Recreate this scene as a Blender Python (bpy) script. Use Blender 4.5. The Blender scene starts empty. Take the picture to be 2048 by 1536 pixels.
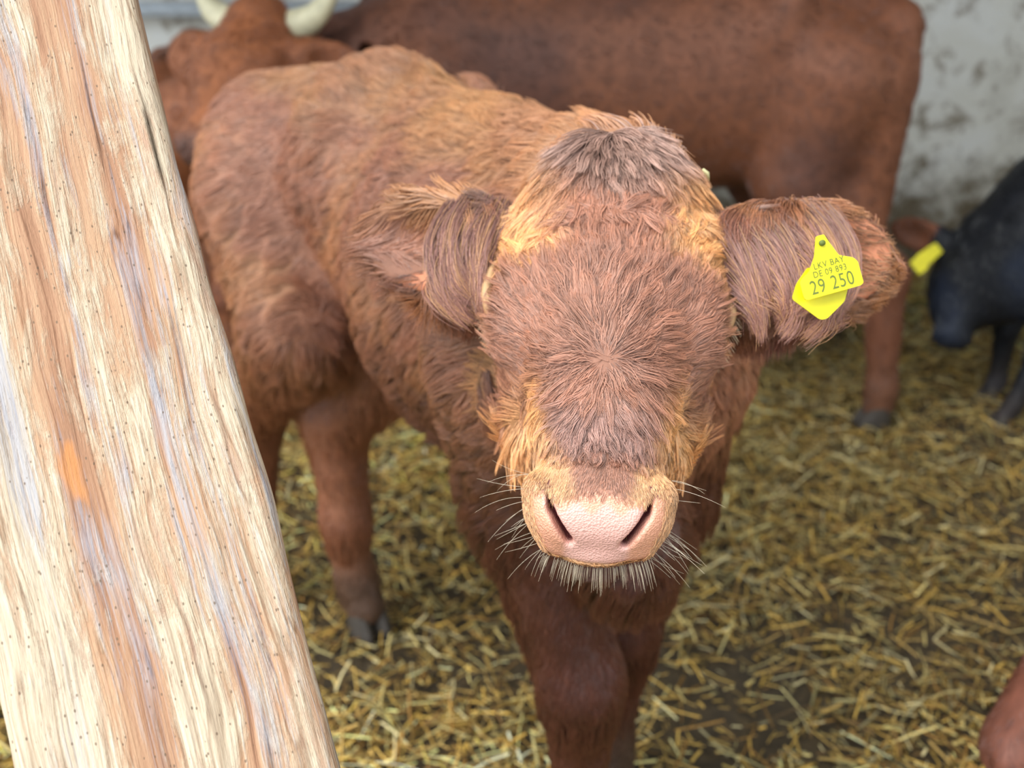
import bpy, math, random
import numpy as np
from mathutils import Vector, Matrix
from mathutils.kdtree import KDTree

S = bpy.context.scene
COL = S.collection
rng = np.random.default_rng(7)
random.seed(7)
FUR = 1.0            # share of hair strands (1 = all)

# ------------------------------------------------------------------ camera
CAM_H, PITCH, FPX = 1.35, math.radians(25), 2000.0
cam_d = bpy.data.cameras.new('camera')
cam = bpy.data.objects.new('camera', cam_d); COL.objects.link(cam)
cam.location = (0, 0, CAM_H)
cam.rotation_euler = (math.pi / 2 - PITCH, 0, 0)
cam_d.sensor_width = 36.0
cam_d.lens = 36.0 * FPX / 2048
cam_d.clip_start = 0.05
cam_d.dof.use_dof = True
cam_d.dof.focus_distance = 0.80
cam_d.dof.aperture_fstop = 4.0
S.camera = cam

# ------------------------------------------------------------------ world, sun, exposure
w = bpy.data.worlds.new('overcast'); S.world = w; w.use_nodes = True
bg = w.node_tree.nodes['Background']
# bright overcast sky through the open front and left of the barn, dim barn interior the other way
_N, _K = w.node_tree.nodes, w.node_tree.links
_tc = _N.new('ShaderNodeTexCoord'); _dt = _N.new('ShaderNodeVectorMath'); _dt.operation = 'DOT_PRODUCT'
_dt.inputs[1].default_value = (-0.42, -0.38, 0.82); _K.new(_tc.outputs['Generated'], _dt.inputs[0])
_rp = _N.new('ShaderNodeValToRGB'); _e = _rp.color_ramp.elements
_mr = _N.new('ShaderNodeMapRange'); _mr.inputs[1].default_value = -1; _mr.inputs[2].default_value = 1
_K.new(_dt.outputs['Value'], _mr.inputs[0]); _K.new(_mr.outputs[0], _rp.inputs[0])
_e[0].position = 0.54; _e[0].color = (0.03, 0.027, 0.025, 1); _e[1].position = 0.82; _e[1].color = (0.80, 0.90, 1.0, 1)
_K.new(_rp.outputs[0], bg.inputs[0]); bg.inputs[1].default_value = 1.6
sun_d = bpy.data.lights.new('sun', 'SUN'); sun_d.energy = 2.8; sun_d.angle = math.radians(50)
sun_d.color = (1.0, 0.95, 0.87)
sun = bpy.data.objects.new('sun', sun_d); COL.objects.link(sun)
sun.rotation_euler = Vector((0.66, 0.36, -1.0)).to_track_quat('-Z', 'Y').to_euler()
S.view_settings.view_transform = 'Standard'
S.view_settings.look = 'None'
S.view_settings.gamma = 1
S.view_settings.use_curve_mapping = False
S.view_settings.exposure = 0.60
S.cycles.max_bounces = 6
S.cycles.diffuse_bounces = 3
S.cycles.glossy_bounces = 2
S.cycles.transparent_max_bounces = 6
S.cycles.use_adaptive_sampling = True

# ------------------------------------------------------------------ helpers
CP, SP = math.cos(PITCH), math.sin(PITCH)
def at(px, py, d):
    """the point seen at photo pixel (px, py), d metres along the viewing axis"""
    x = (px - 1024) / FPX * d; u = (768 - py) / FPX * d
    return np.array([x, d * CP + u * SP, CAM_H + u * CP - d * SP])
def onz(px, py, z):
    a = PITCH + math.atan((py - 768) / FPX)
    D = (CAM_H - z) / math.tan(a)
    d = D * CP + (CAM_H - z) * SP
    return np.array([(px - 1024) / FPX * d, D, z])
def nrm(v):
    v = np.asarray(v, float)
    return v / (np.linalg.norm(v, axis=-1, keepdims=True) + 1e-12)
def lin(c):
    c = np.asarray(c, float) / 255.0
    return np.where(c <= 0.04045, c / 12.92, ((c + 0.055) / 1.055) ** 2.4)
def lin4(c): return tuple(lin(c)) + (1.0,)
def sst(a, b, x):
    t = np.clip((x - a) / (b - a), 0, 1); return t * t * (3 - 2 * t)

_T = np.random.default_rng(99).random((64, 64, 64)).astype(np.float32)
def noise(p, scale, seed=0):
    """smooth value noise, 0..1, for points p (n,3)"""
    q = p * scale + seed * 17.31 + 1000.0
    i = np.floor(q).astype(int); f = q - i; f = f * f * (3 - 2 * f)
    i &= 63; j = (i + 1) & 63
    r = 0
    for a in (0, 1):
        for b in (0, 1):
            for c in (0, 1):
                wgt = (f[:, 0] if a else 1 - f[:, 0]) * (f[:, 1] if b else 1 - f[:, 1]) * (f[:, 2] if c else 1 - f[:, 2])
                r = r + wgt * _T[(j if a else i)[:, 0], (j if b else i)[:, 1], (j if c else i)[:, 2]]
    return r

def tag(o, label=None, cat=None, group=None, kind=None):
    for k, v in (('label', label), ('category', cat), ('group', group), ('kind', kind)):
        if v: o[k] = v
    return o
def link(name, data, parent=None, mat=None):
    o = bpy.data.objects.new(name, data); COL.objects.link(o)
    if mat is not None:
        data.materials.append(mat)
    if parent is not None: o.parent = parent
    return o
def mesh_np(name, V, F, smooth=True):
    """mesh from arrays; F is (m,k) with k = 3 or 4"""
    V = np.asarray(V, np.float32); F = np.asarray(F, np.int32)
    me = bpy.data.meshes.new(name)
    me.vertices.add(len(V)); me.vertices.foreach_set('co', V.ravel())
    m, k = F.shape
    me.loops.add(m * k); me.loops.foreach_set('vertex_index', F.ravel())
    me.polygons.add(m)
    me.polygons.foreach_set('loop_start', np.arange(0, m * k, k, dtype=np.int32))
    me.polygons.foreach_set('use_smooth', np.full(m, smooth))
    me.update(calc_edges=True); me.validate()
    return me
def set_color(me, C, name='tint'):
    a = me.attributes.new(name, 'FLOAT_COLOR', 'POINT')
    C = np.concatenate([C, np.ones((len(C), 1))], 1).astype(np.float32)
    a.data.foreach_set('color', C.ravel())
def set_float(me, A, name):
    a = me.attributes.new(name, 'FLOAT', 'POINT'); a.data.foreach_set('value', np.asarray(A, np.float32))

# ------------------------------------------------------------------ signed distance bodies
class Field:
    def __init__(s, xs, ys, zs):
        s.ax = [np.asarray(a, np.float32) for a in (xs, ys, zs)]
        s.f = np.full([len(a) for a in s.ax], 9.0, np.float32)
    def box(s, lo, hi):
        sl, g = [], []
        for k in range(3):
            i = np.searchsorted(s.ax[k], lo[k]); j = np.searchsorted(s.ax[k], hi[k])
            i = max(i - 1, 0); j = min(j + 1, len(s.ax[k]))
            if j <= i: return None, None
            sl.append(slice(i, j)); sh = [1, 1, 1]; sh[k] = -1
            g.append(s.ax[k][i:j].reshape(sh))
        return tuple(sl), g
    def mix(s, sl, d, k, sub=False):
        f = s.f[sl]
        if sub:
            d = -d
            h = np.clip(0.5 - 0.5 * (d - f) / k, 0, 1)
            s.f[sl] = d * (1 - h) + f * h + k * h * (1 - h)
        else:
            h = np.clip(0.5 + 0.5 * (d - f) / k, 0, 1)
            s.f[sl] = d * (1 - h) + f * h - k * h * (1 - h)
    def cone(s, a, b, ra, rb, k=0.03, flat=None, sub=False):
        """rounded cone from a (radius ra) to b (rb); flat = (axis, scale < 1 widens along axis)"""
        a = np.asarray(a, float); b = np.asarray(b, float)
        m = max(ra, rb) / (min(1.0, flat[1]) if flat else 1) + 2 * k + 0.02
        sl, g = s.box(np.minimum(a, b) - m, np.maximum(a, b) + m)
        if sl is None: return
        ba = b - a; L2 = float(ba @ ba) + 1e-9
        h = np.clip(((g[0] - a[0]) * ba[0] + (g[1] - a[1]) * ba[1] + (g[2] - a[2]) * ba[2]) / L2, 0, 1)
        dx = g[0] - a[0] - h * ba[0]; dy = g[1] - a[1] - h * ba[1]; dz = g[2] - a[2] - h * ba[2]
        d2 = dx * dx + dy * dy + dz * dz
        if flat:
            ax = nrm(flat[0]); c = dx * ax[0] + dy * ax[1] + dz * ax[2]
            d2 = d2 + c * c * (flat[1] ** 2 - 1)
        d = np.sqrt(d2) - (ra + (rb - ra) * h)
        s.mix(sl, d.astype(np.float32), k, sub)
    def ell(s, c, r, R=None, k=0.03, sub=False):
        """ellipsoid, radii r along the rows of R"""
        c = np.asarray(c, float); R = np.eye(3) if R is None else np.asarray(R, float)
        m = np.abs(R.T) @ np.asarray(r) + 2 * k + 0.02
        sl, g = s.box(c - m, c + m)
        if sl is None: return
        x, y, z = (g[i] - c[i] for i in range(3))
        k0 = 0; k1 = 0
        for i in range(3):
            q = (x * R[i, 0] + y * R[i, 1] + z * R[i, 2]) / r[i]
            k0 = k0 + q * q; k1 = k1 + (q / r[i]) ** 2
        k0 = np.sqrt(k0); k1 = np.sqrt(k1) + 1e-6
        s.mix(sl, (k0 * (k0 - 1) / k1).astype(np.float32), k, sub)
    def mesh(s, smooth=2):
        f = s.f; neg = f < 0
        n = neg.shape
        c = np.zeros([k - 1 for k in n], np.int8)
        for a in (0, 1):
            for b in (0, 1):
                for d in (0, 1):
                    c += neg[a:n[0] - 1 + a, b:n[1] - 1 + b, d:n[2] - 1 + d]
        I = np.argwhere((c > 0) & (c < 8))
        idx = np.full(c.shape, -1, np.int32); idx[tuple(I.T)] = np.arange(len(I))
        val = {(a, b, d): f[I[:, 0] + a, I[:, 1] + b, I[:, 2] + d] for a in (0, 1) for b in (0, 1) for d in (0, 1)}
        acc = np.zeros((len(I), 3)); cnt = np.zeros(len(I))
        for axis in range(3):
            for p in (0, 1):
                for q in (0, 1):
                    A = [p, q]; A.insert(axis, 0); B = [p, q]; B.insert(axis, 1)
                    va, vb = val[tuple(A)], val[tuple(B)]
                    m = (va < 0) != (vb < 0)
                    t = np.where(m, va / np.where(m, va - vb, 1), 0)
                    P = np.tile(np.array(A, float), (len(I), 1)); P[:, axis] = t
                    acc += P * m[:, None]; cnt += m
        L = acc / cnt[:, None]
        V = np.empty_like(L)
        for k in range(3):
            a0 = s.ax[k][I[:, k]]; a1 = s.ax[k][I[:, k] + 1]
            V[:, k] = a0 + (a1 - a0) * L[:, k]
        Q = []
        for axis in range(3):
            o = [i for i in range(3) if i != axis]
            sa = [slice(1, -1)] * 3; sb = [slice(1, -1)] * 3
            sa[axis] = slice(0, -1); sb[axis] = slice(1, None)
            na, nb = neg[tuple(sa)], neg[tuple(sb)]
            E = np.argwhere(na != nb)
            flip = na[tuple(E.T)]
            for k in o: E[:, k] += 1
            def cell(d0, d1):
                e = E.copy(); e[:, o[0]] += d0; e[:, o[1]] += d1
                return idx[tuple(e.T)]
            q = np.stack([cell(-1, -1), cell(0, -1), cell(0, 0), cell(-1, 0)], 1)
            if axis == 1: flip = ~flip
            q[~flip] = q[~flip][:, ::-1]
            Q.append(q)
        Q = np.concatenate(Q); Q = Q[(Q >= 0).all(1)]
        for _ in range(smooth):
            A = np.zeros_like(V); c2 = np.zeros(len(V))
            for k in range(4):
                for nb in (Q[:, (k + 1) % 4], Q[:, (k + 3) % 4]):
                    for j in range(3):
                        A[:, j] += np.bincount(Q[:, k], V[nb, j], len(V))
                    c2 += np.bincount(Q[:, k], minlength=len(V))
            V = V * 0.5 + 0.5 * A / np.maximum(c2, 1)[:, None]
        return V, Q

def vnormals(V, Q):
    n = np.cross(V[Q[:, 2]] - V[Q[:, 0]], V[Q[:, 3]] - V[Q[:, 1]])
    N = np.zeros_like(V)
    for k in range(4):
        for j in range(3):
            N[:, j] += np.bincount(Q[:, k], n[:, j], len(V))
    return nrm(N)

def sample(V, Q, N, count, weight=None):
    """random roots on the quads: positions, normals"""
    T = np.concatenate([Q[:, [0, 1, 2]], Q[:, [0, 2, 3]]])
    A = np.linalg.norm(np.cross(V[T[:, 1]] - V[T[:, 0]], V[T[:, 2]] - V[T[:, 0]]), axis=1)
    if weight is not None: A = A * weight[T].mean(1)
    cum = np.cumsum(A); t = np.searchsorted(cum, rng.random(count) * cum[-1])
    t = np.minimum(t, len(T) - 1)
    r1 = np.sqrt(rng.random(count))[:, None]; r2 = rng.random(count)[:, None]
    a, b, c = T[t, 0], T[t, 1], T[t, 2]
    mixf = lambda X: (1 - r1) * X[a] + r1 * (1 - r2) * X[b] + r1 * r2 * X[c]
    return mixf(V), nrm(mixf(N))

def strands(P, N, D, L, lift=0.35, npt=6, clump=0.5, nclump=400, curl=0.0, curl_f=2.0, grav=0.0, droop=0.0, jitter=0.12):
    """hair paths: P roots, N normals, D growth direction, L lengths -> (n, npt, 3)"""
    n = len(P)
    arr = lambda v: np.broadcast_to(np.asarray(v, float), (n,))[:, None]
    L, lift, curl, grav, clump = arr(L), arr(lift), arr(curl), arr(grav), arr(clump)
    T = nrm(D - N * (D * N).sum(1, keepdims=True))
    T = nrm(T + jitter * rng.normal(size=(n, 3)))
    T = nrm(T - N * (T * N).sum(1, keepdims=True))
    out = np.empty((n, npt, 3)); out[:, 0] = P - N * 0.001
    step = L / (npt - 1)
    p = out[:, 0].copy()
    for i in range(1, npt):
        t = (i - 0.5) / (npt - 1)
        lf = lift * (1.35 - 1.1 * t)
        d = nrm(T * (1 - lf) + N * lf + np.array([0, 0, -1.0]) * grav * t)
        p = p + d * step
        out[:, i] = p
    if nclump:
        nclump = min(nclump, n)
        ci = rng.choice(n, nclump, replace=False)
        kd = KDTree(nclump)
        for j, q in enumerate(ci): kd.insert(P[q], j)
        kd.balance()
        own = np.array([kd.find(P[q])[1] for q in range(n)])
        C = ci[own]
        near = (np.linalg.norm(P - P[C], axis=1, keepdims=True) < 2.0 * np.sqrt(1.0 / nclump)) * 1.0
        B = nrm(np.cross(N, T))
        ph = rng.random(nclump)[own][:, None] * 6.28
        am = (0.4 + 0.9 * rng.random(nclump)[own][:, None]) * curl
        for i in range(1, npt):
            t = i / (npt - 1)
            wgt = clump * t ** 0.8 * 0.95 * near
            out[:, i] += (out[C, i] - out[:, i]) * wgt
        for i in range(1, npt):
            t = i / (npt - 1)
            out[:, i] += B * am * (np.sin(ph + curl_f * 6.28 * t) - np.sin(ph)) * t ** 0.6 + N * am * 0.6 * (np.cos(ph * 1.7 + curl_f * 5 * t) - np.cos(ph * 1.7)) * t
    return out

def hair_obj(name, PTS, radius, color, mat, parent, taper=0.75):
    n, k, _ = PTS.shape
    cu = bpy.data.hair_curves.new(name)
    cu.add_curves([k] * n)
    cu.position_data.foreach_set('vector', PTS.astype(np.float32).ravel())
    r = np.broadcast_to(np.asarray(radius, float), (n,))[:, None] * (1 - taper * np.linspace(0, 1, k)[None, :] ** 1.6)
    a = cu.attributes.get('radius') or cu.attributes.new('radius', 'FLOAT', 'POINT')
    a.data.foreach_set('value', r.astype(np.float32).ravel())
    c = cu.attributes.new('tint', 'FLOAT_COLOR', 'CURVE')
    C = np.concatenate([np.broadcast_to(color, (n, 3)), np.ones((n, 1))], 1).astype(np.float32)
    c.data.foreach_set('color', C.ravel())
    return link(name, cu, parent, mat)

# ------------------------------------------------------------------ materials
def material(name):
    m = bpy.data.materials.new(name); m.use_nodes = True
    nt = m.node_tree; return m, nt.nodes, nt.links, nt.nodes['Principled BSDF']
def n_noise(N, scale, detail=4, rough=0.6, dist=0.0):
    n = N.new('ShaderNodeTexNoise'); n.inputs['Scale'].default_value = scale; n.inputs['Detail'].default_value = detail
    n.inputs['Roughness'].default_value = rough; n.inputs['Distortion'].default_value = dist; return n
def n_ramp(N, stops):
    r = N.new('ShaderNodeValToRGB'); e = r.color_ramp.elements
    while len(e) < len(stops): e.new(0.5)
    for i, (p, c) in enumerate(stops):
        e[i].position = p; e[i].color = c if len(c) == 4 else tuple(c) + (1,)
    return r
def plain(name, rgb, rough=0.6, bump=0.0, scale=40, spec=0.4):
    m, N, K, B = material(name)
    B.inputs['Roughness'].default_value = rough; B.inputs['Specular IOR Level'].default_value = spec
    nz = n_noise(N, scale)
    tc = N.new('ShaderNodeTexCoord'); K.new(tc.outputs['Object'], nz.inputs['Vector'])
    c = np.array(lin(rgb)); r = n_ramp(N, [(0.3, tuple(c * 0.82)), (0.7, tuple(np.minimum(c * 1.15, 1)))])
    K.new(nz.outputs['Fac'], r.inputs[0]); K.new(r.outputs[0], B.inputs['Base Color'])
    if bump:
        b = N.new('ShaderNodeBump'); b.inputs['Strength'].default_value = bump; b.inputs['Distance'].default_value = 0.004
        K.new(nz.outputs['Fac'], b.inputs['Height']); K.new(b.outputs[0], B.inputs['Normal'])
    return m
def hair_mat(name, rough=0.40, spec=0.9, trans=0.10):
    m, N, K, B = material(name)
    a = N.new('ShaderNodeAttribute'); a.attribute_name = 'tint'
    hi = N.new('ShaderNodeHairInfo')
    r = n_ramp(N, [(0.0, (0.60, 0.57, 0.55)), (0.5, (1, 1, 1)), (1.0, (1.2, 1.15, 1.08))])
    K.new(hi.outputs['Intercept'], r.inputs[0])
    mx = N.new('ShaderNodeMix'); mx.data_type = 'RGBA'; mx.blend_type = 'MULTIPLY'; mx.inputs[0].default_value = 1
    K.new(a.outputs['Color'], mx.inputs[6]); K.new(r.outputs[0], mx.inputs[7])
    K.new(mx.outputs[2], B.inputs['Base Color'])
    B.inputs['Roughness'].default_value = rough; B.inputs['Specular IOR Level'].default_value = spec
    if trans:
        tr = N.new('ShaderNodeBsdfTranslucent'); K.new(mx.outputs[2], tr.inputs[0])
        ms = N.new('ShaderNodeMixShader'); ms.inputs[0].default_value = trans
        K.new(B.outputs[0], ms.inputs[1]); K.new(tr.outputs[0], ms.inputs[2])
        K.new(ms.outputs[0], N['Material Output'].inputs[0])
    return m
def hide_mat(name):
    """skin and short hair of an animal: colour from 'tint', wet bare skin where 'bare' is 1"""
    m, N, K, B = material(name)
    a = N.new('ShaderNodeAttribute'); a.attribute_name = 'tint'
    b = N.new('ShaderNodeAttribute'); b.attribute_name = 'bare'
    tc = N.new('ShaderNodeTexCoord')
    mp = N.new('ShaderNodeMapping'); K.new(tc.outputs['Object'], mp.inputs['Vector'])
    mp.inputs['Scale'].default_value = (1, 1, 0.35)
    nz = n_noise(N, 60, 5, 0.65); K.new(mp.outputs[0], nz.inputs['Vector'])
    r = n_ramp(N, [(0.3, (0.8, 0.8, 0.8)), (0.7, (1.15, 1.15, 1.15))]); K.new(nz.outputs['Fac'], r.inputs[0])
    mx = N.new('ShaderNodeMix'); mx.data_type = 'RGBA'; mx.blend_type = 'MULTIPLY'
    inv = N.new('ShaderNodeMath'); inv.operation = 'SUBTRACT'; inv.inputs[0].default_value = 1; K.new(b.outputs['Fac'], inv.inputs[1])
    K.new(inv.outputs[0], mx.inputs[0]); K.new(a.outputs['Color'], mx.inputs[6]); K.new(r.outputs[0], mx.inputs[7])
    K.new(mx.outputs[2], B.inputs['Base Color'])
    ro = N.new('ShaderNodeMapRange'); K.new(b.outputs['Fac'], ro.inputs[0])
    ro.inputs[3].default_value = 0.62; ro.inputs[4].default_value = 0.28; K.new(ro.outputs[0], B.inputs['Roughness'])
    B.inputs['Specular IOR Level'].default_value = 0.4
    vo = N.new('ShaderNodeTexVoronoi'); vo.inputs['Scale'].default_value = 520; K.new(tc.outputs['Object'], vo.inputs['Vector'])
    hm = N.new('ShaderNodeMix'); hm.data_type = 'FLOAT'
    K.new(b.outputs['Fac'], hm.inputs[0]); K.new(nz.outputs['Fac'], hm.inputs[2]); K.new(vo.outputs['Distance'], hm.inputs[3])
    bp = N.new('ShaderNodeBump'); bp.inputs['Strength'].default_value = 0.35; bp.inputs['Distance'].default_value = 0.003
    K.new(hm.outputs[0], bp.inputs['Height']); K.new(bp.outputs[0], B.inputs['Normal'])
    return m

HIDE = hide_mat('animal hide')
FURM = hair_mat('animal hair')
EYE = plain('dark wet eye', (22, 15, 12), 0.08, 0, 20, 0.8)
HORN = plain('cream horn', (222, 214, 178), 0.45, 0.2, 25)
YEL = plain('yellow plastic', (222, 210, 20), 0.35, 0, 12)
INK = plain('dark green ink', (92, 104, 40), 0.6, 0, 12)
HOOF = plain('dark hoof horn', (62, 56, 50), 0.6, 0.3, 50)

# ------------------------------------------------------------------ setting
def box_mesh(name, lo, hi, parent=None, mat=None):
    V = [(x, y, z) for x in (lo[0], hi[0]) for y in (lo[1], hi[1]) for z in (lo[2], hi[2])]
    F = [(0, 1, 3, 2), (4, 6, 7, 5), (0, 4, 5, 1), (2, 3, 7, 6), (0, 2, 6, 4), (1, 5, 7, 3)]
    return link(name, mesh_np(name, V, F, False), parent, mat)

def floor_mat():
    m, N, K, B = material('trodden barn floor')
    tc = N.new('ShaderNodeTexCoord')
    n1 = n_noise(N, 3.0, 6, 0.65, 0.6); n2 = n_noise(N, 38, 5, 0.7)
    K.new(tc.outputs['Object'], n1.inputs['Vector']); K.new(tc.outputs['Object'], n2.inputs['Vector'])
    r = n_ramp(N, [(0.25, tuple(lin((38, 32, 22)))), (0.5, tuple(lin((64, 52, 32)))), (0.75, tuple(lin((98, 80, 46))))])
    ad = N.new('ShaderNodeMath'); ad.operation = 'MULTIPLY_ADD'; ad.inputs[1].default_value = 0.55
    K.new(n2.outputs['Fac'], ad.inputs[0])
    sc = N.new('ShaderNodeMath'); sc.operation = 'MULTIPLY'; sc.inputs[1].default_value = 0.45; K.new(n1.outputs['Fac'], sc.inputs[0])
    K.new(sc.outputs[0], ad.inputs[2]); K.new(ad.outputs[0], r.inputs[0]); K.new(r.outputs[0], B.inputs['Base Color'])
    B.inputs['Roughness'].default_value = 0.8
    bp = N.new('ShaderNodeBump'); bp.inputs['Strength'].default_value = 0.9; bp.inputs['Distance'].default_value = 0.03
    K.new(ad.outputs[0], bp.inputs['Height']); K.new(bp.outputs[0], B.inputs['Normal'])
    return m
def wall_mat():
    m, N, K, B = material('limewashed concrete')
    tc = N.new('ShaderNodeTexCoord')
    n1 = n_noise(N, 2.6, 8, 0.62, 0.3); n2 = n_noise(N, 11, 6, 0.7, 0.4)
    for n in (n1, n2): K.new(tc.outputs['Object'], n.inputs['Vector'])
    r = n_ramp(N, [(0.30, tuple(lin((200, 195, 182)))), (0.48, tuple(lin((234, 231, 220)))), (0.7, tuple(lin((244, 243, 238))))])
    K.new(n1.outputs['Fac'], r.inputs[0])
    r2 = n_ramp(N, [(0.36, tuple(lin((150, 136, 118)))), (0.48, (1, 1, 1))]); K.new(n2.outputs['Fac'], r2.inputs[0])
    mx = N.new('ShaderNodeMix'); mx.data_type = 'RGBA'; mx.blend_type = 'MULTIPLY'; mx.inputs[0].default_value = 0.8
    K.new(r.outputs[0], mx.inputs[6]); K.new(r2.outputs[0], mx.inputs[7])
    # dull brown foot of the wall, its shadowy patch painted into the colour
    sx = N.new('ShaderNodeSeparateXYZ'); K.new(tc.outputs['Object'], sx.inputs[0])
    ht = N.new('ShaderNodeMath'); ht.operation = 'MULTIPLY_ADD'; ht.inputs[1].default_value = 0.9
    K.new(n2.outputs['Fac'], ht.inputs[0]); K.new(sx.outputs['Z'], ht.inputs[2])
    r3 = n_ramp(N, [(0.62, (1, 1, 1)), (0.95, (0, 0, 0))]); K.new(ht.outputs[0], r3.inputs[0])
    m2 = N.new('ShaderNodeMix'); m2.data_type = 'RGBA'; K.new(r3.outputs[0], m2.inputs[0])
    K.new(mx.outputs[2], m2.inputs[6]); m2.inputs[7].default_value = lin4((112, 100, 80))
    K.new(m2.outputs[2], B.inputs['Base Color'])
    B.inputs['Roughness'].default_value = 0.85
    bp = N.new('ShaderNodeBump'); bp.inputs['Strength'].default_value = 0.5; bp.inputs['Distance'].default_value = 0.01
    K.new(n2.outputs['Fac'], bp.inputs['Height']); K.new(bp.outputs[0], B.inputs['Normal'])
    return m

def ground_h(x, y):
    p = np.stack([x, y, 0 * x], 1)
    return 0.045 * (noise(p, 1.3, 3) - 0.5) + 0.03 * (noise(p, 4.0, 5) - 0.5) - 0.02
gx = np.linspace(-4, 4, 161); gy = np.linspace(-1.5, 4.3, 117)
GX, GY = np.meshgrid(gx, gy, indexing='ij')
GV = np.stack([GX.ravel(), GY.ravel(), ground_h(GX.ravel(), GY.ravel())], 1)
ii = np.arange(161 * 117).reshape(161, 117)
GF = np.stack([ii[:-1, :-1], ii[1:, :-1], ii[1:, 1:], ii[:-1, 1:]], -1).reshape(-1, 4)
tag(link('floor', mesh_np('floor', GV, GF), None, floor_mat()), kind='structure')
WALL_Y = 4.2
WM = wall_mat()
tag(box_mesh('wall_back', (-4, WALL_Y, -0.1), (4, WALL_Y + 0.2, 2.7), None, WM), kind='structure')
tag(box_mesh('wall_right', (3.0, -1.5, -0.1), (3.2, WALL_Y, 2.7), None, WM), kind='structure')
tag(box_mesh('ceiling', (-4, 1.55, 2.6), (3.2, WALL_Y + 0.2, 2.7), None, plain('roof boards', (120, 100, 80), 0.8, 0.3, 8)), kind='structure')

def tube(path, r, seg=12, caps=True):
    path = np.asarray(path, float); n = len(path)
    r = np.broadcast_to(np.asarray(r, float), (n,))
    T = nrm(np.gradient(path, axis=0))
    ref = np.array([0.13, 0.21, 0.97]) if abs(T[0] @ np.array([0.13, 0.21, 0.97])) < 0.9 else np.array([1.0, 0, 0])
    V = []
    for i in range(n):
        a = nrm(np.cross(T[i], ref)); b = np.cross(T[i], a)
        for k in range(seg):
            t = 2 * math.pi * k / seg
            V.append(path[i] + r[i] * (math.cos(t) * a + math.sin(t) * b))
    F = [(i * seg + k, i * seg + (k + 1) % seg, (i + 1) * seg + (k + 1) % seg, (i + 1) * seg + k) for i in range(n - 1) for k in range(seg)]
    if caps:
        V += [path[0], path[-1]]; a, b = n * seg, n * seg + 1
        F += [(a, (k + 1) % seg, k, a) for k in range(seg)]
        F += [(b, (n - 1) * seg + k, (n - 1) * seg + (k + 1) % seg, b) for k in range(seg)]
    return np.array(V), F
def poly_mesh(name, V, F, smooth=True):
    me = bpy.data.meshes.new(name)
    me.from_pydata([tuple(v) for v in V], [], [tuple(dict.fromkeys(f)) for f in F]); me.update()
    me.polygons.foreach_set('use_smooth', [smooth] * len(me.polygons))
    return me

# galvanised pipe rail fixed to the rear wall
GALV = plain('galvanised steel', (176, 182, 186), 0.4, 0.1, 30)
rail = bpy.data.objects.new('pipe_rail', None); COL.objects.link(rail); rail.location = (-0.9, WALL_Y, 1.03)
tag(rail, 'galvanised pipe rail along the rear wall behind the horned cow', 'rail')
V, F = tube([(-0.8, -0.11, 0), (0, -0.11, 0), (0.8, -0.11, 0)], 0.03, 16)
link('pipe', poly_mesh('pipe', V, F), rail, GALV)
for bx in (-0.55, 0.45):
    V, F = tube([(bx, -0.085, 0), (bx, -0.04, 0), (bx, 0, 0)], 0.018, 10)
    link('bracket', poly_mesh('bracket', V, F), rail, GALV)

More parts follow.
